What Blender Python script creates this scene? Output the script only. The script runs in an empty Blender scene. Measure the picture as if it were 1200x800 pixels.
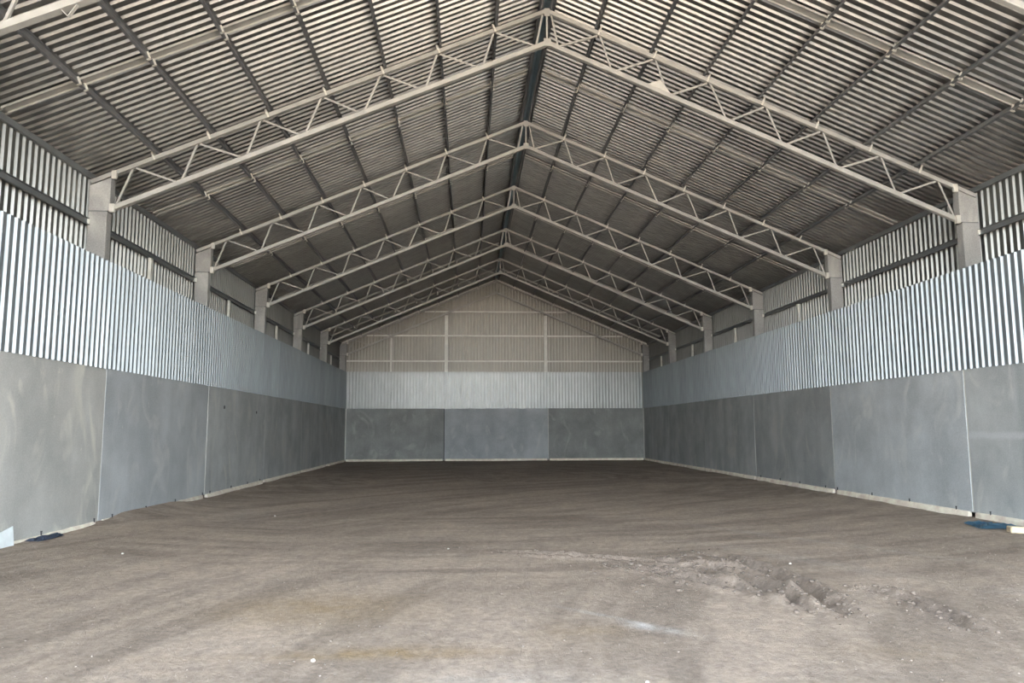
import bpy, bmesh, math, random
import numpy as np
from mathutils import Matrix, Vector

# ------------------------------------------------------------------ camera
sc = bpy.context.scene
cam_d = bpy.data.cameras.new('camera')
cam_d.sensor_width = 36.0
cam_d.lens = 873.96 / 1200 * 36
cam_d.clip_end = 500
camera = bpy.data.objects.new('camera', cam_d)
sc.collection.objects.link(camera)
camera.matrix_world = (Matrix.Translation((-1.688, 0, 1.780)) @ Matrix.Rotation(-0.0585, 4, 'Z')
                       @ Matrix.Rotation(math.pi / 2 + 0.1168, 4, 'X') @ Matrix.Rotation(-0.0034, 4, 'Z'))
sc.camera = camera

# ------------------------------------------------------------------ sky, sun, exposure
SKY = 3.6
world = bpy.data.worlds.new('sky')
sc.world = world
world.use_nodes = True
wn = world.node_tree
wn.nodes.clear()
w_out = wn.nodes.new('ShaderNodeOutputWorld')
w_bg = wn.nodes.new('ShaderNodeBackground')
w_tc = wn.nodes.new('ShaderNodeTexCoord')
w_sep = wn.nodes.new('ShaderNodeSeparateXYZ')
w_ramp = wn.nodes.new('ShaderNodeValToRGB')
wn.links.new(w_tc.outputs['Generated'], w_sep.inputs[0])
wn.links.new(w_sep.outputs['Z'], w_ramp.inputs[0])
wn.links.new(w_ramp.outputs[0], w_bg.inputs['Color'])
wn.links.new(w_bg.outputs[0], w_out.inputs['Surface'])
_e = w_ramp.color_ramp.elements.new(0.45)
_e.color = (0.80, 0.88, 1.0, 1)
w_ramp.color_ramp.elements[0].position = 0.0
w_ramp.color_ramp.elements[0].color = (0.93, 0.97, 1.0, 1)
w_ramp.color_ramp.elements[2].position = 0.75
w_ramp.color_ramp.elements[2].color = (0.40, 0.52, 0.70, 1)
w_bg.inputs['Strength'].default_value = SKY

sun_d = bpy.data.lights.new('sun', 'SUN')
sun_d.energy = 20
sun_d.color = (1.0, 0.91, 0.79)
sun_d.angle = math.radians(0.6)
sun = bpy.data.objects.new('sun', sun_d)
sc.collection.objects.link(sun)
# the sun stands behind the far gable and lights the yard in front of the open end
sun.rotation_euler = Vector((-0.2, 0.42, 0.88)).to_track_quat('Z', 'Y').to_euler()
sun.location = (-20, 80, 60)

sc.view_settings.view_transform = 'Standard'
sc.view_settings.look = 'None'
sc.view_settings.gamma = 1.0
sc.view_settings.use_curve_mapping = False
sc.view_settings.exposure = 2.1

# ------------------------------------------------------------------ helpers
C = sc.collection
rng = np.random.default_rng(7)
random.seed(7)


def link(name, data, parent=None):
    o = bpy.data.objects.new(name, data)
    C.objects.link(o)
    if parent is not None:
        o.parent = parent
    return o


def thing(name, label, cat, group=None, loc=(0, 0, 0)):
    o = link(name, None)
    o.location = loc
    o['label'] = label
    o['category'] = cat
    if group:
        o['group'] = group
    o.empty_display_size = 0.2
    return o


def tag(o, label, cat, group=None):
    o['label'] = label
    o['category'] = cat
    if group:
        o['group'] = group
    return o


def structure(name, data=None):
    o = link(name, data)
    o['kind'] = 'structure'
    return o


def box(bm, lo, hi):
    m = bmesh.ops.create_cube(bm, size=1)['verts']
    for v in m:
        v.co = Vector([lo[i] + (v.co[i] + 0.5) * (hi[i] - lo[i]) for i in range(3)])
    return m


def beam(bm, a, b, w, h, up=(0, 1, 0)):
    """box of cross-section w (along 'up' x axis) by h (along 'up') from a to b"""
    a = Vector(a); b = Vector(b)
    d = (b - a); L = d.length; d.normalize()
    u = Vector(up); u = (u - d * u.dot(d)).normalized()
    s = d.cross(u)
    vs = bmesh.ops.create_cube(bm, size=1)['verts']
    for v in vs:
        c = v.co.copy()
        v.co = a + d * (c.x + 0.5) * L + u * c.y * h + s * c.z * w
    return vs


def mesh(name, bm, mat, bevel=0.0, smooth=False):
    if bevel:
        bmesh.ops.bevel(bm, geom=list(bm.edges), offset=bevel, segments=1, affect='EDGES')
    me = bpy.data.meshes.new(name)
    bm.normal_update()
    bm.to_mesh(me)
    bm.free()
    if mat:
        me.materials.append(mat)
    if smooth:
        for p in me.polygons:
            p.use_smooth = True
    return me


# ------------------------------------------------------------------ materials
def new_mat(name):
    m = bpy.data.materials.new(name)
    m.use_nodes = True
    nt = m.node_tree
    b = nt.nodes['Principled BSDF']
    return m, nt, b


def noise(nt, scale, detail=4, rough=0.55, vec=None, mapping=None, coord='Object'):
    tc = nt.nodes.new('ShaderNodeTexCoord')
    src = tc.outputs[coord]
    if mapping:
        mp = nt.nodes.new('ShaderNodeMapping')
        mp.inputs['Scale'].default_value = mapping
        nt.links.new(src, mp.inputs['Vector'])
        src = mp.outputs[0]
    n = nt.nodes.new('ShaderNodeTexNoise')
    n.inputs['Scale'].default_value = scale
    n.inputs['Detail'].default_value = detail
    n.inputs['Roughness'].default_value = rough
    nt.links.new(src, n.inputs['Vector'])
    return n.outputs['Fac'], src


def ramp(nt, fac, stops):
    r = nt.nodes.new('ShaderNodeValToRGB')
    e = r.color_ramp.elements
    while len(e) < len(stops):
        e.new(0.5)
    for el, (p, c) in zip(e, stops):
        el.position = p
        el.color = (c if len(c) == 4 else (*c, 1))
    nt.links.new(fac, r.inputs[0])
    return r.outputs[0]


def mix(nt, fac, a, b, mode='MIX'):
    n = nt.nodes.new('ShaderNodeMix')
    n.data_type = 'RGBA'
    n.blend_type = mode
    for sock, val in ((n.inputs['Factor'], fac), (n.inputs['A'], a), (n.inputs['B'], b)):
        if isinstance(val, (int, float)):
            sock.default_value = val
        elif isinstance(val, tuple):
            sock.default_value = (*val, 1) if len(val) == 3 else val
        else:
            nt.links.new(val, sock)
    return n.outputs['Result']


def math_n(nt, op, a, b=None):
    n = nt.nodes.new('ShaderNodeMath')
    n.operation = op
    for s, v in zip(n.inputs, (a, b)):
        if v is None:
            continue
        if isinstance(v, (int, float)):
            s.default_value = v
        else:
            nt.links.new(v, s)
    return n.outputs[0]


def bump(nt, bsdf, h, strength=0.3, dist=0.01):
    n = nt.nodes.new('ShaderNodeBump')
    n.inputs['Strength'].default_value = strength
    n.inputs['Distance'].default_value = dist
    nt.links.new(h, n.inputs['Height'])
    nt.links.new(n.outputs[0], bsdf.inputs['Normal'])


def metal_mat(name, col, metallic, rough, var=0.12, scale=3.0, stretch=(1, 1, 1), coord='Object'):
    m, nt, b = new_mat(name)
    f, _ = noise(nt, scale, 5, 0.6, mapping=stretch, coord=coord)
    lo = tuple(c * (1 - var) for c in col)
    hi = tuple(min(1, c * (1 + var)) for c in col)
    c = ramp(nt, f, [(0.3, lo), (0.7, hi)])
    oi = nt.nodes.new('ShaderNodeObjectInfo')
    v = math_n(nt, 'MULTIPLY_ADD', oi.outputs['Random'], 0.14)
    v.node.inputs[2].default_value = 0.93
    c2 = mix(nt, 1.0, c, v, 'MULTIPLY')
    nt.links.new(c2, b.inputs['Base Color'])
    b.inputs['Metallic'].default_value = metallic
    r = ramp(nt, f, [(0.25, (rough * 0.85,) * 3), (0.75, (min(1, rough * 1.2),) * 3)])
    nt.links.new(r, b.inputs['Roughness'])
    return m


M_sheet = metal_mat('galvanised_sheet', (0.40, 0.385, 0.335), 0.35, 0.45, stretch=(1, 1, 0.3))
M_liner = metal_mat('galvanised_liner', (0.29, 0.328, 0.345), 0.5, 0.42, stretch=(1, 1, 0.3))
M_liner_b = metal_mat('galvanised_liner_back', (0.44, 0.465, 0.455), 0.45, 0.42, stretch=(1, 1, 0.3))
M_roof = metal_mat('roof_sheet_steel', (0.335, 0.335, 0.32), 0.93, 0.33, var=0.18)
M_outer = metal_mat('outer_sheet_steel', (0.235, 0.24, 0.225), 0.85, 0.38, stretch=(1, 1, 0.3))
M_truss = metal_mat('truss_grey_paint', (0.40, 0.395, 0.365), 0.15, 0.5)
M_purlin = metal_mat('purlin_steel', (0.20, 0.205, 0.21), 0.4, 0.5)
M_cleat = metal_mat('cleat_steel', (0.62, 0.61, 0.55), 0.2, 0.4)
M_girt = metal_mat('girt_steel', (0.20, 0.215, 0.22), 0.4, 0.5)
M_pale = metal_mat('pale_post_paint', (0.70, 0.70, 0.64), 0.15, 0.5)
M_cap = metal_mat('ridge_cap_blue', (0.22, 0.31, 0.35), 0.3, 0.4)


def concrete_mat(name, lo, hi, pale, streak=0.5, blotch=0.6, cross=None):
    m, nt, b = new_mat(name)
    oi = nt.nodes.new('ShaderNodeObjectInfo')
    tc = nt.nodes.new('ShaderNodeTexCoord')
    # every panel has its own cast pattern
    off = nt.nodes.new('ShaderNodeVectorMath')
    off.operation = 'SCALE'
    comb = nt.nodes.new('ShaderNodeCombineXYZ')
    for i in range(3):
        nt.links.new(oi.outputs['Random'], comb.inputs[i])
    nt.links.new(comb.outputs[0], off.inputs[0])
    off.inputs['Scale'].default_value = 70
    add = nt.nodes.new('ShaderNodeVectorMath')
    nt.links.new(tc.outputs['Object'], add.inputs[0])
    nt.links.new(off.outputs[0], add.inputs[1])

    def nz(scale, detail, mp=(1, 1, 1), rough=0.55, dist=0.0):
        q = nt.nodes.new('ShaderNodeMapping')
        q.inputs['Scale'].default_value = mp
        nt.links.new(add.outputs[0], q.inputs['Vector'])
        n = nt.nodes.new('ShaderNodeTexNoise')
        n.inputs['Scale'].default_value = scale
        n.inputs['Detail'].default_value = detail
        n.inputs['Roughness'].default_value = rough
        n.inputs['Distortion'].default_value = dist
        nt.links.new(q.outputs[0], n.inputs['Vector'])
        return n.outputs['Fac']
    big = nz(0.7, 5, rough=0.6)
    c = ramp(nt, big, [(0.36, tuple(x * 0.92 for x in lo)), (0.64, tuple(x * 1.06 for x in hi))])
    v = nz(1.6, 3, (1, 1, 0.12))
    c = mix(nt, ramp(nt, v, [(0.42, (0, 0, 0)), (0.72, (streak,) * 3)]), c, tuple(x * 0.70 for x in lo))
    w = nz(1.1, 3, (1, 1, 0.55), 0.5, 1.8)
    wh = ramp(nt, w, [(0.55, (0, 0, 0)), (0.72, (blotch,) * 3)])
    c = mix(nt, wh, c, pale)
    sp = nz(5.0, 2)
    c = mix(nt, ramp(nt, sp, [(0.70, (0, 0, 0)), (0.78, (0.5,) * 3)]), c, pale)
    if cross:
        sep = nt.nodes.new('ShaderNodeSeparateXYZ')
        nt.links.new(tc.outputs['Object'], sep.inputs[0])
        wob = math_n(nt, 'MULTIPLY_ADD', nz(2.5, 2), 0.16)
        wob.node.inputs[2].default_value = -0.08
        for ax, pos, wd, colr, amt in cross:
            d = math_n(nt, 'ABSOLUTE', math_n(nt, 'ADD', math_n(nt, 'SUBTRACT', sep.outputs[ax], pos), wob))
            f = ramp(nt, math_n(nt, 'DIVIDE', d, wd), [(0.3, (amt,) * 3), (1.0, (0, 0, 0))])
            c = mix(nt, f, c, colr)
    fine = nz(38, 3)
    c = mix(nt, 0.12, c, ramp(nt, fine, [(0.3, (0.1, 0.1, 0.1)), (0.7, (0.8, 0.8, 0.8))]))
    k = math_n(nt, 'MULTIPLY_ADD', oi.outputs['Random'], 0.22)
    k.node.inputs[2].default_value = 0.89
    c = mix(nt, 1.0, c, k, 'MULTIPLY')
    nt.links.new(c, b.inputs['Base Color'])
    b.inputs['Roughness'].default_value = 0.72
    b.inputs['Specular IOR Level'].default_value = 0.35
    bump(nt, b, fine, 0.15, 0.004)
    return m


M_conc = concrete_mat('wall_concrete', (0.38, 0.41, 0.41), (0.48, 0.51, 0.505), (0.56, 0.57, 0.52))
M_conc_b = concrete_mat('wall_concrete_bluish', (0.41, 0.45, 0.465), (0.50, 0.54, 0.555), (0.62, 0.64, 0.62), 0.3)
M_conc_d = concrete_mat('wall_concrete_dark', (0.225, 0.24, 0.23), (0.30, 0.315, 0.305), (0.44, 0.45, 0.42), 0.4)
M_conc_l = concrete_mat('wall_concrete_pale', (0.44, 0.455, 0.43), (0.53, 0.54, 0.51), (0.70, 0.70, 0.62), 0.3, 0.85)
M_conc_x = concrete_mat('wall_concrete_marked', (0.38, 0.41, 0.41), (0.48, 0.51, 0.505), (0.62, 0.64, 0.6), 0.3, 0.7,
                        [(1, 1.35, 0.16, (0.30, 0.33, 0.335), 0.7), (2, 1.62, 0.10, (0.58, 0.61, 0.62), 0.6)])
M_col = concrete_mat('column_concrete', (0.27, 0.27, 0.255), (0.345, 0.345, 0.325), (0.5, 0.5, 0.46), 0.2)
M_seal = metal_mat('joint_mortar', (0.62, 0.63, 0.58), 0.0, 0.85, scale=8)
M_foot = metal_mat('footing_mortar', (0.95, 0.82, 0.69), 0.0, 0.85, var=0.2, scale=4)
M_dark = metal_mat('dark_iron', (0.06, 0.06, 0.065), 0.3, 0.6)

# ------------------------------------------------------------------ dimensions (metres)
X_IN, X_OUT = 9.0, 9.50          # inner face of concrete, plane of outer cladding
Y_FRONT, Y_BACK = -2.72, 45.20
Y_TR = [9.28 + 6 * k for k in range(7)]       # trusses and columns
H_C, H_L = 3.03, 5.19            # top of concrete, top of inner cladding
SL = 0.426
PITCH = 0.19
DEPTH = 0.042


def z_top(x): return 10.87 - SL * abs(x)       # truss top chord axis
def z_bot(x): return 10.13 - SL * abs(x)       # truss bottom chord axis
def z_roof(x): return 11.115 - SL * abs(x)     # underside of the roof sheets


# ------------------------------------------------------------------ corrugated sheet meshes
def profile(n_ribs, start=0.0):
    """(along, out) points of a trapezoidal profile, n_ribs pitches long"""
    pts = []
    fl, cr, sl = 0.068, 0.072, 0.025
    for i in range(n_ribs):
        s = start + i * PITCH
        pts += [(s, 0), (s + fl, 0), (s + fl + sl, DEPTH), (s + fl + sl + cr, DEPTH)]
    pts.append((start + n_ribs * PITCH, 0))
    pts.append((start + n_ribs * PITCH + fl * 0.85, 0.0015))     # side lap
    return pts


def sheet_mesh(name, n_ribs, length, place, mat, cuts=1):
    """place(along, out, t) -> xyz ; t in 0..length"""
    pts = profile(n_ribs)
    vs, fs = [], []
    m = cuts + 1
    for s, o in pts:
        for j in range(m):
            vs.append(place(s, o, length * j / cuts))
    for i in range(len(pts) - 1):
        for j in range(cuts):
            a = i * m + j
            fs.append((a, a + 1, a + m + 1, a + m))
    me = bpy.data.meshes.new(name)
    me.from_pydata(vs, [], fs)
    me.materials.append(mat)
    return me


# ================================================================== FLOOR
def lattice(n=256, seed=0):
    return np.random.default_rng(seed).random((n, n))


def vnoise(x, y, seed=0, octaves=3, rough=0.5):
    tot = np.zeros_like(x); amp = 1.0; norm = 0.0
    for o in range(octaves):
        g = lattice(256, seed + o * 17)
        xi = np.floor(x).astype(int); yi = np.floor(y).astype(int)
        fx = x - xi; fy = y - yi
        fx = fx * fx * (3 - 2 * fx); fy = fy * fy * (3 - 2 * fy)
        a = g[xi % 256, yi % 256]; b = g[(xi + 1) % 256, yi % 256]
        c = g[xi % 256, (yi + 1) % 256]; d = g[(xi + 1) % 256, (yi + 1) % 256]
        tot += amp * ((a * (1 - fx) + b * fx) * (1 - fy) + (c * (1 - fx) + d * fx) * fy)
        norm += amp; amp *= rough
        x = x * 2.03 + 11.3; y = y * 2.03 + 5.7
    return tot / norm


def seg_dist(X, Y, pts):
    best = np.full(X.shape, 1e9); side = np.zeros_like(X); tt = np.zeros_like(X)
    n = len(pts) - 1
    for i in range(n):
        ax, ay = pts[i]; bx, by = pts[i + 1]
        dx, dy = bx - ax, by - ay
        L2 = dx * dx + dy * dy
        t = np.clip(((X - ax) * dx + (Y - ay) * dy) / L2, 0, 1)
        px, py = X - ax - t * dx, Y - ay - t * dy
        d = np.hypot(px, py)
        m = d < best
        best = np.where(m, d, best)
        side = np.where(m, np.sign(dx * (Y - ay) - dy * (X - ax)), side)
        tt = np.where(m, (i + t) / n, tt)
    return best, side, tt


RUTS = [  # polylines (x, y), width, depth
    ([(-1.3, 11.9), (-0.2, 11.45), (0.7, 10.9), (1.5, 10.4), (2.3, 9.6)], 0.10, 0.030),
    ([(0.75, 10.0), (1.3, 9.2), (1.75, 8.55), (2.2, 8.1)], 0.14, 0.035),
    ([(1.9, 11.5), (2.15, 10.2), (2.25, 9.1), (2.2, 8.2), (2.15, 7.5)], 0.12, 0.050),
    ([(1.2, 11.2), (1.55, 10.2), (1.75, 9.2), (1.85, 8.4), (1.9, 7.6)], 0.10, 0.035),
    ([(2.9, 9.1), (3.1, 8.4), (3.15, 7.6), (3.05, 6.9)], 0.10, 0.025),
    ([(0.2, 10.7), (0.8, 10.1), (1.5, 9.9)], 0.09, 0.02),
]


def floor_height(X, Y):
    h = -0.105 + 0.070 * np.clip((-X - 5) / 4, 0, 1) * np.clip((22 - Y) / 10, 0, 1)
    h = h - 0.02 * np.clip((X - 6) / 3, 0, 1)
    h += 0.035 * (vnoise(X * 0.45, Y * 0.35, 3, 3) - 0.5)
    h += 0.012 * (vnoise(X * 3.1, Y * 2.6, 5, 3) - 0.5)
    h += 0.007 * (vnoise(X * 14, Y * 12, 8, 2) - 0.5)
    # earth pushed up against the walls
    edge = np.clip((np.abs(X) - 8.6) / 0.4, 0, 1) ** 2
    h += edge * 0.06 * (vnoise(X * 0.7 + 40, Y * 0.9, 21, 3) - 0.25)
    h += 0.13 * np.exp(-((X + 9.2) / 0.8) ** 2 - ((Y - 17.9) / 2.1) ** 4)
    churn = np.zeros_like(X)
    for k, (pts, w, d) in enumerate(RUTS):
        dist, side, t = seg_dist(X + 0.10 * (vnoise(X * 5, Y * 5, 31) - 0.5), Y, pts)
        fade = np.clip(t * 6, 0, 1) * np.clip((1 - t) * 5, 0, 1)
        prof = -np.exp(-(dist / w) ** 2) + 0.75 * np.exp(-((dist - w * 1.7) / (w * 0.8)) ** 2)
        rough = 0.5 + 1.0 * vnoise(X * 9, Y * 8, 41 + k, 2)
        h += 1.7 * d * prof * fade * rough
        churn = np.maximum(churn, np.exp(-(dist / (w * 2.6)) ** 2) * fade)
    blob = np.exp(-(((X - 1.3) / 0.9) ** 2 + ((Y - 9.9) / 1.2) ** 2))
    churn = np.maximum(churn, blob * 0.8)
    h += churn * 0.045 * (vnoise(X * 11, Y * 9, 51, 3, 0.6) - 0.45)
    return h, churn


ys = [-2.9]
while ys[-1] < 45.9:
    y = ys[-1]
    ys.append(y + (0.3 if y < 2 else 0.12 if y < 4.6 else max(0.024, 0.0052 * y)))
ys = np.array(ys)
xs = np.linspace(-9.6, 9.6, 641)
GX, GY = np.meshgrid(xs, ys)
GH, CH = floor_height(GX, GY)
nx_, ny_ = len(xs), len(ys)
co = np.stack([GX, GY, GH], -1).reshape(-1, 3).astype(np.float32)
ii = (np.arange(ny_ - 1)[:, None] * nx_ + np.arange(nx_ - 1)[None, :]).reshape(-1)
quads = np.stack([ii, ii + 1, ii + nx_ + 1, ii + nx_], -1).astype(np.int32)
fm = bpy.data.meshes.new('floor')
fm.vertices.add(len(co)); fm.vertices.foreach_set('co', co.ravel())
fm.loops.add(quads.size); fm.loops.foreach_set('vertex_index', quads.ravel())
fm.polygons.add(len(quads)); fm.polygons.foreach_set('loop_start', np.arange(0, quads.size, 4, dtype=np.int32))
fm.update(calc_edges=True)
fm.polygons.foreach_set('use_smooth', np.ones(len(quads), dtype=bool))
# dirt marks: R dust, G ochre clay, B sweep marks of machine tyres
th = np.arctan2(GY - 30, GX + 2.0); rr = np.hypot((GY - 30) * 1.0, (GX + 2.0))
sweep = vnoise(rr * 3.2, th * 7, 61, 4, 0.6)
th2 = np.arctan2(GY - 2, GX - 16); r2 = np.hypot(GY - 2, GX - 16)
sweep2 = vnoise(r2 * 2.6, th2 * 6, 71, 4, 0.6)
sel = np.clip((vnoise(GX * 0.18, GY * 0.15, 81, 2) - 0.4) * 5, 0, 1)
sweep = sweep * sel + sweep2 * (1 - sel)


def ell(cx, cy, ax, ay, rot=0.0, p=1.0):
    c, s = math.cos(rot), math.sin(rot)
    u = ((GX - cx) * c + (GY - cy) * s) / ax; v = (-(GX - cx) * s + (GY - cy) * c) / ay
    return np.exp(-(u * u + v * v) ** p)


br = vnoise(GX * 7, GY * 6, 91, 3, 0.65)
dust = 1.3 * ell(0.10, 7.25, 0.30, 0.10, -0.75) * br + 0.7 * ell(-0.25, 7.7, 0.5, 0.05, -0.8) * br
dust += 0.5 * ell(4.8, 8.2, 0.5, 0.5) * np.clip(br * 2 - 0.8, 0, 1) + 0.35 * ell(-1.5, 5.8, 0.8, 0.35) * br
dust += 0.25 * ell(3.0, 10.9, 0.25, 2.0, 0.5) * br + 0.22 * ell(4.1, 12.6, 0.2, 3.5, 0.55) * br
dust += 0.25 * ell(-6.8, 17.5, 0.6, 1.2) * br
ochre = 0.75 * ell(-3.3, 8.3, 1.0, 0.7) * (0.4 + br) + 1.1 * ell(-2.3, 6.65, 0.75, 0.18) * br * 1.3
ochre += 0.6 * ell(-0.6, 7.2, 0.45, 0.3) * br + 0.4 * ell(2.0, 6.4, 0.6, 0.3) * br + 0.5 * ell(-3.0, 6.6, 1.5, 0.1) * br
att = fm.attributes.new('marks', 'FLOAT_COLOR', 'POINT')
cols = np.stack([np.clip(dust, 0, 1), np.clip(ochre, 0, 1), sweep, CH], -1).reshape(-1, 4).astype(np.float32)
att.data.foreach_set('color', cols.ravel())


def dirt_mat(name, marks=True):
    m, nt, b = new_mat(name)
    big, _ = noise(nt, 0.35, 4)
    c = ramp(nt, big, [(0.3, (0.395, 0.325, 0.258)), (0.7, (0.50, 0.412, 0.328))])
    mid, _ = noise(nt, 3.5, 5, 0.7)
    c = mix(nt, ramp(nt, mid, [(0.35, (0.0,) * 3), (0.75, (0.5,) * 3)]), c, (0.215, 0.185, 0.163))
    if marks:
        at = nt.nodes.new('ShaderNodeAttribute')
        at.attribute_name = 'marks'
        sp = nt.nodes.new('ShaderNodeSeparateColor')
        nt.links.new(at.outputs['Color'], sp.inputs[0])
        s1 = ramp(nt, sp.outputs[2], [(0.34, (0.80,) * 3), (0.5, (1.0,) * 3), (0.66, (1.13,) * 3)])
        c = mix(nt, 1.0, c, s1, 'MULTIPLY')
        c = mix(nt, sp.outputs[1], c, (0.36, 0.27, 0.165))
        c = mix(nt, sp.outputs[0], c, (0.62, 0.60, 0.58))
        c = mix(nt, math_n(nt, 'MULTIPLY', at.outputs['Alpha'], 0.55), c, (0.225, 0.19, 0.165))
    pat, _ = noise(nt, 11, 5, 0.75)
    c = mix(nt, 1.0, c, ramp(nt, pat, [(0.35, (0.80,) * 3), (0.65, (1.18,) * 3)]), 'MULTIPLY')
    grit, src = noise(nt, 42, 4, 0.7)
    c = mix(nt, ramp(nt, grit, [(0.60, (0,) * 3), (0.78, (0.75,) * 3)]), c, (0.48, 0.44, 0.40))
    c = mix(nt, ramp(nt, grit, [(0.22, (0.6,) * 3), (0.38, (0,) * 3)]), c, (0.10, 0.086, 0.078))
    nt.links.new(c, b.inputs['Base Color'])
    b.inputs['Roughness'].default_value = 0.93
    b.inputs['Specular IOR Level'].default_value = 0.2
    fine, _ = noise(nt, 26, 6, 0.75)
    bump(nt, b, fine, 0.9, 0.03)
    return m


M_dirt = dirt_mat('trodden_dirt')
M_yard = dirt_mat('yard_dirt', False)
fm.materials.append(M_dirt)
floor = structure('floor', fm)

bm = bmesh.new()
for lo, hi in (((-90, -120), (90, -2.9)), ((-90, -2.9), (-9.55, 70)), ((9.55, -2.9), (90, 70)), ((-9.55, 45.85), (9.55, 70))):
    vs = [bm.verts.new((x, y, -0.11)) for x, y in ((lo[0], lo[1]), (hi[0], lo[1]), (hi[0], hi[1]), (lo[0], hi[1]))]
    bm.faces.new(vs)
ground = structure('ground', mesh('ground', bm, M_yard))


def fh(x, y):
    return float(floor_height(np.array([[x]], float), np.array([[y]], float))[0][0, 0])


# loose stones of the dirt: nobody could count them
def pebble_field(name, pts, sizes, mat, parent):
    t = (1 + 5 ** 0.5) / 2
    base = np.array([(-1, t, 0), (1, t, 0), (-1, -t, 0), (1, -t, 0), (0, -1, t), (0, 1, t), (0, -1, -t), (0, 1, -t),
                     (t, 0, -1), (t, 0, 1), (-t, 0, -1), (-t, 0, 1)]) / 1.9
    tri = np.array([(0, 11, 5), (0, 5, 1), (0, 1, 7), (0, 7, 10), (0, 10, 11), (1, 5, 9), (5, 11, 4), (11, 10, 2),
                    (10, 7, 6), (7, 1, 8), (3, 9, 4), (3, 4, 2), (3, 2, 6), (3, 6, 8), (3, 8, 9), (4, 9, 5),
                    (2, 4, 11), (6, 2, 10), (8, 6, 7), (9, 8, 1)])
    n = len(pts)
    v = np.repeat(base[None], n, 0)
    v = v * (0.75 + 0.5 * rng.random((n, 12, 1)))
    ang = rng.random(n) * 6.28
    c, s = np.cos(ang)[:, None], np.sin(ang)[:, None]
    v = v * np.array([1.25, 0.9, 0.65])
    v = np.stack([v[..., 0] * c - v[..., 1] * s, v[..., 0] * s + v[..., 1] * c, v[..., 2]], -1)
    v = v * sizes[:, None, None] + pts[:, None, :]
    f = (tri[None] + (np.arange(n) * 12)[:, None, None]).reshape(-1, 3)
    me = bpy.data.meshes.new(name)
    v = v.reshape(-1, 3).astype(np.float32)
    me.vertices.add(len(v)); me.vertices.foreach_set('co', v.ravel())
    me.loops.add(f.size); me.loops.foreach_set('vertex_index', f.astype(np.int32).ravel())
    me.polygons.add(len(f)); me.polygons.foreach_set('loop_start', np.arange(0, f.size, 3, dtype=np.int32))
    me.update(calc_edges=True)
    me.materials.append(mat)
    o = link(name, me, parent)
    o['kind'] = 'stuff'
    return o


def field(n, fx, fy, s0, s1, sink=0.3):
    x = fx(n); y = fy(n)
    z = floor_height(x[None], y[None])[0][0]
    s = s0 + (s1 - s0) * rng.random(n) ** 3
    return np.stack([x, y, z + s * sink], -1), s


M_grit = metal_mat('pale_grit', (0.36, 0.31, 0.265), 0.0, 0.9, var=0.3, scale=6)
M_clod = metal_mat('dirt_clod', (0.17, 0.14, 0.115), 0.0, 0.95, var=0.25, scale=6)
P, S = field(5200, lambda n: rng.uniform(-8.5, 8.7, n), lambda n: 4.6 + 13 * rng.random(n) ** 1.8, 0.003, 0.010)
pebble_field('gravel', P, S, M_grit, floor)
# clods thrown up along the churned tracks
cp = []
for pts, w, d in RUTS:
    for _ in range(170):
        i = rng.integers(len(pts) - 1); t = rng.random()
        cp.append(((pts[i][0] * (1 - t) + pts[i + 1][0] * t) + rng.normal(0, w * 1.3),
                   (pts[i][1] * (1 - t) + pts[i + 1][1] * t) + rng.normal(0, w * 1.3)))
for _ in range(260):
    cp.append((rng.normal(1.2, 0.55), rng.normal(10.0, 0.75)))
cp = np.array(cp)
cz = floor_height(cp[None, :, 0], cp[None, :, 1])[0][0]
cs = 0.006 + 0.030 * rng.random(len(cp)) ** 4
pebble_field('dirt_clods', np.stack([cp[:, 0], cp[:, 1], cz + cs * 0.2], -1), cs, M_clod, floor)


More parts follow.
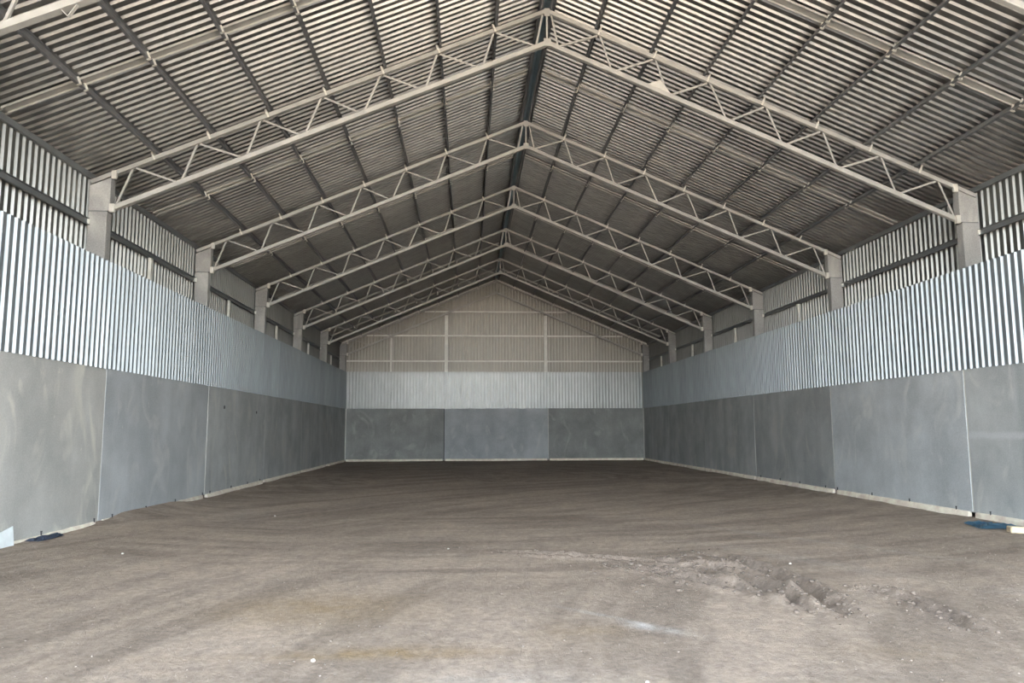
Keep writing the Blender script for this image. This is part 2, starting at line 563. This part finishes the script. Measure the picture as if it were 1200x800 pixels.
# ================================================================== SIDE WALLS
def side_wall(name, s):
    """s = -1 left, +1 right"""
    w = structure(name)
    side = 'left' if s < 0 else 'right'
    # ---- concrete panels, joints, mortar footing
    ends = [-2.70, 3.51, 9.51, 15.51, 21.51, 27.51, 33.51, 39.51, Y_BACK + (0.0)]
    for i in range(8):
        y0, y1 = ends[i] + 0.022, ends[i + 1] - 0.022
        if i == 7:
            y1 = Y_BACK - 0.004
        bm = bmesh.new()
        lean = random.uniform(-0.006, 0.006)
        box(bm, (-0.075, -(y1 - y0) / 2, 0), (0.075, (y1 - y0) / 2, H_C))
        me = mesh('concrete_panel', bm, {(-1, 2): M_conc_l, (-1, 3): M_conc_b, (1, 2): M_conc_x, (1, 3): M_conc_b}.get((s, i), M_conc), bevel=0.008)
        o = link('concrete_panel', me, w)
        o.location = (s * (X_IN + 0.075 + abs(lean)), (y0 + y1) / 2, 0.0)
        if i < 7:
            bm = bmesh.new()
            box(bm, (-0.03, -0.0215, -0.0), (0.03, 0.0215, H_C - 0.01))
            o = link('joint_seal', mesh('joint_seal', bm, M_seal), w)
            o.location = (s * (X_IN + 0.042), ends[i + 1], 0.0)
            # dribbled mortar skin beside the joint
        # mortar footing under each panel: uneven, broken by gaps at the joints
        n = 26
        bm = bmesh.new()
        rows = []
        L = y1 - y0 - random.uniform(0.05, 0.35)
        for k in range(n + 1):
            y = -L / 2 + L * k / n
            out = 0.045 + 0.03 * random.random() + 0.012 * math.sin(k * 0.9 + i)
            top = 0.004 + 0.012 * random.random()
            endf = 0.55 if k in (0, n) else 1
            pr = [(0.05, top), (-out * 0.5 * endf, top), (-out * endf, -0.035), (-out * endf * 1.05, -0.09),
                  (-out * 1.2 * endf, -0.24), (0.05, -0.24)]
            rows.append([bm.verts.new((-s * -a if s > 0 else -a, y, b)) for a, b in pr])
        for k in range(n):
            for j in range(6):
                a = rows[k]; b = rows[k + 1]
                bm.faces.new((a[j], a[(j + 1) % 6], b[(j + 1) % 6], b[j]))
        bm.faces.new(rows[0]); bm.faces.new(rows[-1])
        bmesh.ops.recalc_face_normals(bm, faces=bm.faces)
        o = link('mortar_footing', mesh('mortar_footing', bm, M_foot, smooth=False), w)
        o.location = (s * (X_IN + 0.0), (y0 + y1) / 2, 0.0)
        # anchor pins standing just above the footing
        if i in (2, 3, 4):
            for q in range(4):
                bm = bmesh.new()
                bmesh.ops.create_cone(bm, cap_ends=True, segments=8, radius1=0.013, radius2=0.011, depth=0.07)
                bmesh.ops.create_cone(bm, cap_ends=True, segments=6, radius1=0.016, radius2=0.016, depth=0.02,
                                      matrix=Matrix.Translation((0, 0, 0.03)))
                o = link('anchor_pin', mesh('anchor_pin', bm, M_dark), w)
                o.location = (s * (X_IN - 0.022), y0 + 0.35 + q * 1.75 + random.uniform(-0.2, 0.2), 0.035)
    # ---- inner corrugated cladding, one object per sheet
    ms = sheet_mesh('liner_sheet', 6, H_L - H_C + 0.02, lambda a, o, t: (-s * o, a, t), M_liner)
    y = Y_FRONT
    k = 0
    while y < Y_BACK - 0.2:
        nr = min(6, int((Y_BACK - y) / PITCH))
        if nr < 1:
            break
        me = ms if nr == 6 else sheet_mesh('liner_sheet', nr, H_L - H_C + 0.02, lambda a, o, t: (-s * o, a, t), M_liner)
        o = link('liner_sheet', me, w)
        o.location = (s * (X_IN + 0.012 - 0.0012 * (k % 2)), y, H_C - 0.012 + random.uniform(-0.006, 0.006))
        y += nr * PITCH
        k += 1
    bm = bmesh.new()
    box(bm, (-0.05, Y_FRONT, H_C + 0.005), (0.05, Y_BACK, H_C + 0.055))
    o = link('liner_rail', mesh('liner_rail', bm, M_girt), w)
    o.location = (s * (X_IN + 0.075), 0, 0)
    # ---- outer cladding sheets
    top = z_roof(X_OUT) - 0.01
    ms = sheet_mesh('outer_sheet', 6, top + 0.2, lambda a, o, t: (-s * o, a, t), M_outer)
    y = Y_FRONT
    k = 0
    while y < Y_BACK + 0.5:
        o = link('outer_sheet', ms, w)
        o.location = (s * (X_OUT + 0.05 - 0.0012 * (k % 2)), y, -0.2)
        y += 6 * PITCH
        k += 1
    # ---- girts: a C rail between the columns at two heights, and the eave rail
    for zc in (6.0,):
        for k in range(7):
            y0 = (Y_TR[k - 1] + 0.22) if k else 3.28
            y1 = Y_TR[k]
            bm = bmesh.new()
            L = y1 - y0
            box(bm, (-0.004, 0.004, -0.065), (0.004, L - 0.004, 0.065))
            box(bm, (-0.05, 0.004, 0.057), (-0.004, L - 0.004, 0.065))
            box(bm, (-0.05, 0.004, -0.065), (-0.004, L - 0.004, -0.057))
            if s < 0:
                bmesh.ops.rotate(bm, verts=bm.verts, cent=(0, L / 2, 0), matrix=Matrix.Rotation(math.pi, 3, 'Z'))
            o = link('girt', mesh('girt', bm, M_girt), w)
            o.location = (s * 9.445, y0, zc)
            bm = bmesh.new()
            box(bm, (-0.03, 0, -0.05), (0.03, 0.03, 0.06))
            o = link('girt_cleat', mesh('girt_cleat', bm, M_pale), w)
            o.location = (s * 9.42, y1 - 0.035, zc)
    bm = bmesh.new()
    box(bm, (-0.04, Y_FRONT, -0.06), (0.02, Y_BACK + 0.5, 0.055))
    o = link('eave_rail', mesh('eave_rail', bm, M_girt), w)
    o.location = (s * 9.475, 0, z_roof(9.5) - 0.075)
    # ---- mid-bay posts from the inner cladding up to the girt
    for k in range(7):
        ym = Y_TR[k] + 2.95
        if (s > 0 and k in (0, 1)) or k == 0 or ym > Y_BACK:
            continue
        bm = bmesh.new()
        box(bm, (-0.04, -0.055, 0), (0.04, 0.055, 5.93 - H_C))
        o = link('cladding_post', mesh('cladding_post', bm, M_pale, bevel=0.004), w)
        o.location = (s * 9.40, ym, H_C)
    return w


wall_left = side_wall('wall_left', -1)
wall_right = side_wall('wall_right', 1)

# two dark anchor holes on a left panel (small recess plugs)
for y, z in ((22.93, 2.46), (26.35, 2.38)):
    bm = bmesh.new()
    bmesh.ops.create_cone(bm, cap_ends=True, segments=12, radius1=0.07 if z > 2.4 else 0.045, radius2=0.05, depth=0.02,
                          matrix=Matrix.Rotation(math.pi / 2, 4, 'Y'))
    o = link('lifting_socket', mesh('lifting_socket', bm, M_dark), wall_left)
    o.location = (-X_IN + 0.0, y, z)

# ================================================================== BACK WALL
wall_back = structure('wall_back')
bx = [-X_IN, -3.14, 3.14, X_IN]
for i in range(3):
    x0, x1 = bx[i] + 0.02, bx[i + 1] - 0.02
    bm = bmesh.new()
    box(bm, (-(x1 - x0) / 2, 0, 0), ((x1 - x0) / 2, 0.15, H_C))
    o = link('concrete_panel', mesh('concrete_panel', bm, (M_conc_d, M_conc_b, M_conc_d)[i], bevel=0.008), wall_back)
    o.location = ((x0 + x1) / 2, Y_BACK + (0.012 if i != 1 else 0), 0)
    bm = bmesh.new()
    n = 18
    rows = []
    L = x1 - x0 - 0.12
    for k in range(n + 1):
        x = -L / 2 + L * k / n
        out = 0.05 + 0.02 * random.random()
        top = 0.012 + 0.012 * random.random()
        rows.append([bm.verts.new((x, -a, b)) for a, b in ((-0.05, top), (out * .5, top), (out, -0.03), (out * 1.1, -0.09), (out * 1.2, -0.24), (-0.05, -0.24))])
    for k in range(n):
        for j in range(6):
            a = rows[k]; b = rows[k + 1]
            bm.faces.new((a[j], a[(j + 1) % 6], b[(j + 1) % 6], b[j]))
    bm.faces.new(rows[0]); bm.faces.new(rows[-1])
    bmesh.ops.recalc_face_normals(bm, faces=bm.faces)
    o = link('mortar_footing', mesh('mortar_footing', bm, M_foot), wall_back)
    o.location = ((x0 + x1) / 2, Y_BACK, 0)
for x in (-3.14, 3.14):
    bm = bmesh.new()
    box(bm, (-0.0195, -0.03, 0), (0.0195, 0.03, H_C - 0.01))
    o = link('joint_seal', mesh('joint_seal', bm, M_dark if x < 0 else M_seal), wall_back)
    o.location = (x, Y_BACK + 0.05, 0)
for x, wd in ((-X_IN, 0.05), (X_IN, 0.03)):          # pale mortar in the corners
    bm = bmesh.new()
    box(bm, (-wd, -0.02, 0), (wd, 0.03, H_C - 0.01))
    o = link('corner_seal', mesh('corner_seal', bm, M_seal), wall_back)
    o.location = (x, Y_BACK - 0.01, 0)

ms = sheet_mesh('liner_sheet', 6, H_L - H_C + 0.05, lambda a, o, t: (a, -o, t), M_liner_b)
x = -X_IN + 0.02
k = 0
while x < X_IN - 0.15:
    nr = min(6, int((X_IN - x) / PITCH))
    if nr < 1:
        break
    me = ms if nr == 6 else sheet_mesh('liner_sheet', nr, H_L - H_C + 0.05, lambda a, o, t: (a, -o, t), M_liner_b)
    o = link('liner_sheet', me, wall_back)
    o.location = (x, Y_BACK + 0.0 - 0.0012 * (k % 2), H_C - 0.012)
    x += nr * PITCH
    k += 1
bm = bmesh.new()
box(bm, (-X_IN + 0.05, Y_BACK + 0.01, H_C - 0.03), (X_IN - 0.05, Y_BACK + 0.06, H_C + 0.06))
link('liner_rail', mesh('liner_rail', bm, M_girt), wall_back)

# gable sheets, each cut to the roof slope
Y_GAB = 45.84
x = -9.6
k = 0
while x < 9.6:
    pts = profile(6)
    if x + 6 * PITCH > 9.62:
        pts = [p_ for p_ in pts if x + p_[0] <= 9.62]
    vs = []
    for a, o_ in pts:
        xx = x + a
        vs += [(a, -o_, 0), (a, -o_, z_roof(min(abs(xx), 9.55)) + 0.07 + 0.2)]
    fs = [(2 * i, 2 * i + 2, 2 * i + 3, 2 * i + 1) for i in range(len(pts) - 1)]
    me = bpy.data.meshes.new('gable_sheet')
    me.from_pydata(vs, [], fs)
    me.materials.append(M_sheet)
    o = link('gable_sheet', me, wall_back)
    o.location = (x, Y_GAB - 0.0012 * (k % 2), -0.2)
    x += 6 * PITCH
    k += 1
for z in (5.93, 7.50, 9.00):
    half = min(9.4, (11.0 - z) / SL - 0.3)
    bm = bmesh.new()
    box(bm, (-half, -0.03, -0.045), (half, 0.02, 0.045))
    o = link('gable_girt', mesh('gable_girt', bm, M_pale), wall_back)
    o.location = (0, Y_GAB - 0.065, z)
for x, wdt, zt in ((-3.05, 0.10, 8.75), (3.07, 0.10, 8.75), (-6.40, 0.05, 7.35)):
    bm = bmesh.new()
    box(bm, (-wdt, -0.075, 0), (wdt, 0.075, zt - H_C))
    o = link('gable_post', mesh('gable_post', bm, M_pale, bevel=0.005), wall_back)
    o.location = (x, Y_GAB - 0.19, H_C)
for s in (-1, 1):                                   # verge trim along the roof slope
    bm = bmesh.new()
    beam(bm, (s * 9.4, Y_GAB - 0.07, z_roof(9.4) - 0.10), (s * 0.05, Y_GAB - 0.07, z_roof(0.05) - 0.10), 0.10, 0.03)
    link('verge_trim', mesh('verge_trim', bm, M_pale), wall_back)

# ================================================================== ROOF
ceiling = structure('ceiling')
SLEN = 9.72 * math.sqrt(1 + SL * SL)
cs_, sn_ = 1 / math.sqrt(1 + SL * SL), SL / math.sqrt(1 + SL * SL)
for s in (-1, 1):
    # t runs down the slope from the ridge, o stands out downwards (into the hall) as crest
    me = sheet_mesh('roof_sheet', 6, SLEN - 0.10,
                    lambda a, o, t: (s * ((t + 0.10) * cs_ - 0 * o), a, -(t + 0.10) * sn_ - (-o) * 1.0 * 1), M_roof, cuts=1)
    y = Y_FRONT - 0.3
    k = 0
    while y < Y_GAB + 0.1:
        o = link('roof_sheet', me, ceiling)
        o.location = (0, y, z_roof(0) + 0.0012 * (k % 2))
        y += 6 * PITCH
        k += 1
    # ridge cap
    bm = bmesh.new()
    beam(bm, (s * 0.0, Y_FRONT - 0.3, z_roof(0) + 0.055), (s * 0.0, Y_GAB + 0.1, z_roof(0) + 0.055), 0.001, 0.001)
    bm.free()
bm = bmesh.new()
v = [bm.verts.new(p_) for p_ in ((-0.45, Y_FRONT - 0.3, z_roof(.45) + .05), (0, Y_FRONT - 0.3, z_roof(0) + 0.06), (0.45, Y_FRONT - 0.3, z_roof(.45) + .05),
                                (-0.45, Y_GAB + 0.1, z_roof(.45) + .05), (0, Y_GAB + 0.1, z_roof(0) + 0.06), (0.45, Y_GAB + 0.1, z_roof(.45) + .05))]
bm.faces.new((v[0], v[1], v[4], v[3])); bm.faces.new((v[1], v[2], v[5], v[4]))
link('ridge_cap', mesh('ridge_cap', bm, M_cap), ceiling)

PX = [1.14, 2.35, 3.53, 4.73, 5.92, 7.10, 8.20]


def purlin_mesh(L, mat, h=0.15, f=0.040):
    bm = bmesh.new()
    box(bm, (-0.004, 0, -h), (0.004, L, 0))
    box(bm, (-0.004 - f, 0, -h), (-0.004, L, -h + 0.006))
    box(bm, (0.004, 0, -0.006), (0.004 + f, L, 0))
    box(bm, (-0.004 - f, 0, -h + 0.006), (-f, L, -h + 0.022))
    return mesh('purlin', bm, mat)


pm = {6.0: purlin_mesh(6.0, M_purlin), 6.3: purlin_mesh(6.3, M_purlin)}
pr_ridge = {}
for s in (-1, 1):
    rot = math.atan(SL) * s
    for x in PX + [0.16]:
        for k in range(8):
            y0 = Y_FRONT + 6 * k
            o = link('purlin' if x > 1 else 'ridge_purlin', pm[6.0], ceiling)
            o.location = (s * x, y0 + (0.0), z_roof(x) - 0.003)
            o.rotation_euler = (0, rot if s > 0 else rot, 0)
            if s < 0:
                pass
    # mid-bay tie strips between neighbouring purlins
    for k in range(1, 8):
        ym = Y_FRONT + 6 * k + 3.02
        ext = [0.16] + PX + [9.42]
        for a, b in zip(ext[:-1], ext[1:]):
            bm = bmesh.new()
            xa, xb = a + 0.03, b - 0.03
            L = (xb - xa) / cs_
            zz = z_roof(xa) - 0.035
            box(bm, (0, -0.10, -0.006), (L, 0.10, 0.0))
            box(bm, (0, -0.10, -0.0400), (L, -0.094, -0.006))
            box(bm, (0, 0.094, -0.0400), (L, 0.10, -0.006))
            if s < 0:
                bmesh.ops.scale(bm, vec=(-1, 1, 1), verts=bm.verts)
                bmesh.ops.reverse_faces(bm, faces=bm.faces)
            o = link('tie_strip', mesh('tie_strip', bm, M_truss), ceiling)
            o.location = (s * xa, ym, zz)
            o.rotation_euler = (0, math.atan(SL) * s, 0)

bm = bmesh.new()
box(bm, (-0.035, -0.012, -0.17), (0.035, 0.0, -0.02))
box(bm, (-0.035, -0.05, -0.176), (0.035, 0.0, -0.168))
M_ = mesh('strip_bracket', bm, M_cleat)
for s in (-1, 1):
    for k in range(1, 8):
        for x in PX:
            for d in (-0.12, 0.10):
                o = link('strip_bracket', M_, ceiling)
                o.location = (s * x, Y_FRONT + 6 * k + 3.02 + d, z_roof(x))
                o.rotation_euler = (0, math.atan(SL) * s, 0)

# ================================================================== TRUSSES
TOPN = [1.14, 2.36, 3.56, 4.80, 6.05, 7.33, 8.60]
BOTN = [0.22, 1.46, 2.68, 3.98, 5.20, 6.40, 7.70, 9.00]


def truss_meshes():
    R = {'web': [], 'parts': []}
    for s in (-1, 1):
        bm = bmesh.new()
        beam(bm, (s * 0.01, 0, z_top(0)), (s * 9.44, 0, z_top(9.44)), 0.09, 0.09)
        R['parts'].append(('top_chord', mesh('top_chord', bm, M_truss, bevel=0.008)))
        bm = bmesh.new()
        beam(bm, (s * 0.01, 0, z_bot(0)), (s * 9.04, 0, z_bot(9.04)), 0.10, 0.10)
        R['parts'].append(('bottom_chord', mesh('bottom_chord', bm, M_truss, bevel=0.008)))

        def web(a, b):
            bm = bmesh.new()
            A = Vector((s * a[0], 0, a[1])); B = Vector((s * b[0], 0, b[1]))
            beam(bm, A, B, 0.040, 0.006)
            d = (B - A).normalized()
            n_ = Vector((-d.z, 0, d.x)) * 0.018
            beam(bm, A + n_ + Vector((0, 0.02, 0)), B + n_ + Vector((0, 0.02, 0)), 0.006, 0.036)
            return mesh('web_brace', bm, M_truss)
        for i, t in enumerate(TOPN):
            bi, bo = BOTN[i], BOTN[i + 1]
            R['web'].append(web((t - 0.03, z_top(t) - 0.04), (bi + 0.05, z_bot(bi) + 0.04)))
            R['web'].append(web((t + 0.03, z_top(t) - 0.04), (bo - 0.05, z_bot(bo) + 0.04)))
        if s > 0:
            R['web'].append(web((0.0, z_top(0) - 0.05), (0.0, z_bot(0) + 0.04)))
        R['web'].append(web((0.10, z_top(0.1) - 0.04), (0.24, z_bot(0.24) + 0.04)))
        # bearing bracket at the column face
        bm = bmesh.new()
        box(bm, (min(s * 8.93, s * 9.03), -0.09, z_bot(9.0) - 0.09), (max(s * 8.93, s * 9.03), 0.0, z_bot(9.0) + 0.09))
        R['parts'].append(('bearing_bracket', mesh('bearing_bracket', bm, M_cleat, bevel=0.01)))
        bm = bmesh.new()
        box(bm, (min(s * 8.93, s * 9.03), -0.07, z_top(9.0) - 0.12), (max(s * 8.93, s * 9.03), 0.0, z_top(9.0) + 0.06))
        R['parts'].append(('top_bracket', mesh('top_bracket', bm, M_cleat, bevel=0.01)))
        bm = bmesh.new()
        box(bm, (-0.018, -0.066, -0.05), (0.018, -0.048, 0.14))
        box(bm, (-0.03, -0.07, 0.04), (0.03, 0.05, 0.052))
        R['cleat'] = mesh('purlin_cleat', bm, M_cleat)
    bm = bmesh.new()
    box(bm, (-0.06, -0.055, z_top(0) - 0.13), (0.06, -0.047, z_top(0) + 0.05))
    R['parts'].append(('apex_plate', mesh('apex_plate', bm, M_truss)))
    bm = bmesh.new()
    box(bm, (-0.08, -0.060, z_bot(0) - 0.08), (0.08, -0.052, z_bot(0) + 0.09))
    R['parts'].append(('apex_plate', mesh('apex_plate', bm, M_truss)))
    return R


TM = truss_meshes()
T_LAB = ['galvanised roof truss nearest the camera, cut off by the top picture edge',
         'large roof truss on the nearest pair of columns in view, with a triangular gusset',
         'second fully visible roof truss from the camera, on the second pair of columns',
         'middle grey lattice roof truss, third fully visible one from the camera',
         'fourth fully visible lattice roof truss, on the fourth pair of columns',
         'lattice roof truss one bay in front of the far gable wall',
         'lattice roof truss standing right against the far corrugated gable wall']
for k, y in enumerate(Y_TR):
    t = thing('roof_truss', T_LAB[k], 'roof truss', 'lattice roof trusses', (0, y, 0))
    yy = 0.06
    for nm, me in TM['parts']:
        o = link(nm, me, t); o.location = (0, yy, 0)
    for me in TM['web']:
        o = link('web_brace', me, t); o.location = (0, yy, 0)
    for s in (-1, 1):
        for x in PX:
            o = link('purlin_cleat', TM['cleat'], t)
            o.location = (s * x, yy, z_top(x))
            o.rotation_euler = (0, math.atan(SL) * s, 0)
    if k == 1:      # triangular gusset plate above the right bottom chord
        bm = bmesh.new()
        pts = [(2.17, z_bot(2.17) + 0.04), (2.47, z_bot(2.47) + 0.26), (2.72, z_bot(2.72) + 0.04)]
        a = [bm.verts.new((p_[0], -0.004, p_[1])) for p_ in pts]
        b = [bm.verts.new((p_[0], 0.004, p_[1])) for p_ in pts]
        bm.faces.new(a); bm.faces.new(b[::-1])
        for i in range(3):
            bm.faces.new((a[i], b[i], b[(i + 1) % 3], a[(i + 1) % 3]))
        bmesh.ops.recalc_face_normals(bm, faces=bm.faces)
        o = link('gusset_plate', mesh('gusset_plate', bm, M_cleat), t); o.location = (0, yy - 0.035, 0)
    if k == 0:      # small V lug hanging under the left bottom chord
        bm = bmesh.new()
        xc = -6.82
        beam(bm, (xc - 0.10, 0, z_bot(xc - .1) - 0.04), (xc - 0.01, 0, z_bot(xc) - 0.17), 0.012, 0.05)
        beam(bm, (xc + 0.10, 0, z_bot(xc + .1) - 0.04), (xc - 0.01, 0, z_bot(xc) - 0.17), 0.012, 0.05)
        o = link('hanging_lug', mesh('hanging_lug', bm, M_truss), t); o.location = (0, yy, 0)

# ================================================================== COLUMNS
ords = ['out of frame beside the nearest truss', 'nearest one in view', 'second one in view from the camera',
        'third one in view from the camera', 'fourth one in view from the camera', 'last one before the far corner',
        'half hidden in the far corner']
cbm = bmesh.new()
box(cbm, (-0.21, 0, 0), (0.165, 0.22, 6.225))
col_low = mesh('shaft', cbm, M_col, bevel=0.012)
cbm = bmesh.new()
# haunched head under the sloping top chord (high towards the hall)
hs = [(-0.21, 6.245 - 0.02), (0.21, 6.225), (0.21, z_top(9.03) - 0.06), (-0.21, z_top(9.45) - 0.06)]
for_head = []
a = [cbm.verts.new((x, 0.0, z)) for x, z in ((-0.21, 6.24), (0.21, 6.24), (0.21, z_top(9.03) - 0.075), (-0.21, z_top(9.45) - 0.075))]
b = [cbm.verts.new((v.co.x, 0.20, v.co.z)) for v in a]
cbm.faces.new(a); cbm.faces.new(b[::-1])
for i in range(4):
    cbm.faces.new((a[i], b[i], b[(i + 1) % 4], a[(i + 1) % 4]))
bmesh.ops.recalc_face_normals(cbm, faces=cbm.faces)
head = mesh('head', cbm, M_col, bevel=0.010)
cbm = bmesh.new()
box(cbm, (-0.195, 0.012, 6.20), (0.155, 0.19, 6.26))
seam = mesh('bearing_seam', cbm, M_girt)
for k, y in enumerate(Y_TR):
    for s, sd in ((-1, 'left'), (1, 'right')):
        t = thing('concrete_column', 'square concrete column on the %s wall, %s' % (sd, ords[k]), 'column',
                  'concrete columns along the %s wall' % sd, (s * 9.24, y, 0))
        for nm, me in (('shaft', col_low), ('head', head), ('bearing_seam', seam)):
            o = link(nm, me, t)
            if s > 0:
                o.scale = (-1, 1, 1)

# ================================================================== LOOSE THINGS ON THE FLOOR
M_tarp = metal_mat('blue_plastic', (0.10, 0.24, 0.36), 0.0, 0.45, var=0.3, scale=3)
M_white = metal_mat('white_board', (0.80, 0.88, 0.90), 0.0, 0.6)
M_block = metal_mat('cream_block', (0.80, 0.70, 0.48), 0.0, 0.85)
M_pebble = metal_mat('white_pebble', (0.66, 0.63, 0.57), 0.0, 0.8)
M_rag = metal_mat('dark_blue_rag', (0.10, 0.13, 0.19), 0.0, 0.8, var=0.3)


def draped(name, outline, h, mat, lift=0.010, n=16):
    """crumpled film lying on the ground inside a convex outline"""
    cx = sum(p_[0] for p_ in outline) / len(outline); cy = sum(p_[1] for p_ in outline) / len(outline)
    ring = []
    m = len(outline)
    for i in range(m * 6):
        a = outline[i // 6]; b = outline[(i // 6 + 1) % m]; t = (i % 6) / 6
        ring.append((a[0] * (1 - t) + b[0] * t + random.uniform(-.02, .02), a[1] * (1 - t) + b[1] * t + random.uniform(-.03, .03)))
    bm = bmesh.new()
    z0 = fh(cx, cy)
    layers = []
    for r in (1.0, 0.8, 0.6, 0.4, 0.2):
        layers.append([bm.verts.new((x_ * r + cx * (1 - r) - cx, y_ * r + cy * (1 - r) - cy,
                                     fh(x_ * r + cx * (1 - r), y_ * r + cy * (1 - r)) - z0 + lift + random.random() * h * (0.15 if r == 1 else 1)))
                       for x_, y_ in ring])
    c = bm.verts.new((0, 0, lift + h * 0.5))
    N = len(ring)
    for a, b in zip(layers[:-1], layers[1:]):
        for i in range(N):
            bm.faces.new((a[i], a[(i + 1) % N], b[(i + 1) % N], b[i]))
    for i in range(N):
        bm.faces.new((layers[-1][i], layers[-1][(i + 1) % N], c))
    bmesh.ops.solidify(bm, geom=list(bm.faces), thickness=0.003)
    o = link(name, mesh(name, bm, mat))
    o.location = (cx, cy, z0)
    return o


tag(draped('plastic_sheet', [(7.90, 13.72), (8.0, 14.15), (8.2, 14.7), (8.62, 14.85), (8.86, 14.4), (8.86, 13.72)], 0.05, M_tarp),
    'crumpled blue plastic sheet lying on the dirt by the right wall', 'plastic sheet')
tag(draped('cloth_rag', [(-8.90, 12.9), (-8.90, 13.9), (-8.72, 13.8), (-8.70, 13.0)], 0.05, M_rag),
    'small dark blue rag on the dirt at the foot of the left wall', 'rag')
bm = bmesh.new()
box(bm, (-0.14, -0.24, -0.03), (0.14, 0.24, 0.09))
o = link('cream_block', mesh('cream_block', bm, M_block, bevel=0.02))
o.location = (8.36, 13.25, fh(8.36, 13.25) + 0.015); o.rotation_euler = (0.03, 0.04, 1.2)
tag(o, 'pale yellow building block beside the blue plastic sheet at the right edge', 'block')
bm = bmesh.new()
pts = [(0, 0.55), (0.01, -0.60), (0.17, -0.60), (0.24, 0.28), (0.30, 0.62)]
a = [bm.verts.new((0.0, p_[1], p_[0])) for p_ in pts]
b = [bm.verts.new((0.02, p_[1], p_[0])) for p_ in pts]
bm.faces.new(a); bm.faces.new(b[::-1])
for i in range(5):
    bm.faces.new((a[i], b[i], b[(i + 1) % 5], a[(i + 1) % 5]))
bmesh.ops.recalc_face_normals(bm, faces=bm.faces)
o = link('board_offcut', mesh('board_offcut', bm, M_white))
o.location = (-8.86, 11.95, fh(-8.86, 12.0)); o.rotation_euler = (0, -0.25, 0)
tag(o, 'white board offcut leaning on the left concrete wall at the picture edge', 'board')

PEB = [(-6.9, 11.9, 0.028, 'white pebble on the dirt near the nearest left wall panel'),
       (-5.9, 16.9, 0.034, 'white pebble out on the dirt by the second left wall panel'),
       (-2.95, 6.45, 0.030, 'pale pebble on the near dirt beside the ochre patch'),
       (-0.35, 5.75, 0.022, 'small cream pebble at the bottom edge of the picture'),
       (2.78, 10.4, 0.030, 'pale pebble on the dirt to the right of the churned tracks'),
       (-2.0, 12.2, 0.026, 'white pebble in the middle of the floor left of the tracks')]
for i, (x, y, r, lab) in enumerate(PEB):
    bm = bmesh.new()
    bmesh.ops.create_icosphere(bm, subdivisions=2, radius=r)
    for v in bm.verts:
        v.co *= 0.65 * (1 + random.uniform(-0.14, 0.14))
        v.co.z *= 0.7
    o = link('pebble', mesh('pebble', bm, M_pebble))
    o.location = (x, y, fh(x, y) + r * 0.3)
    tag(o, lab, 'pebble', 'pale pebbles on the floor')
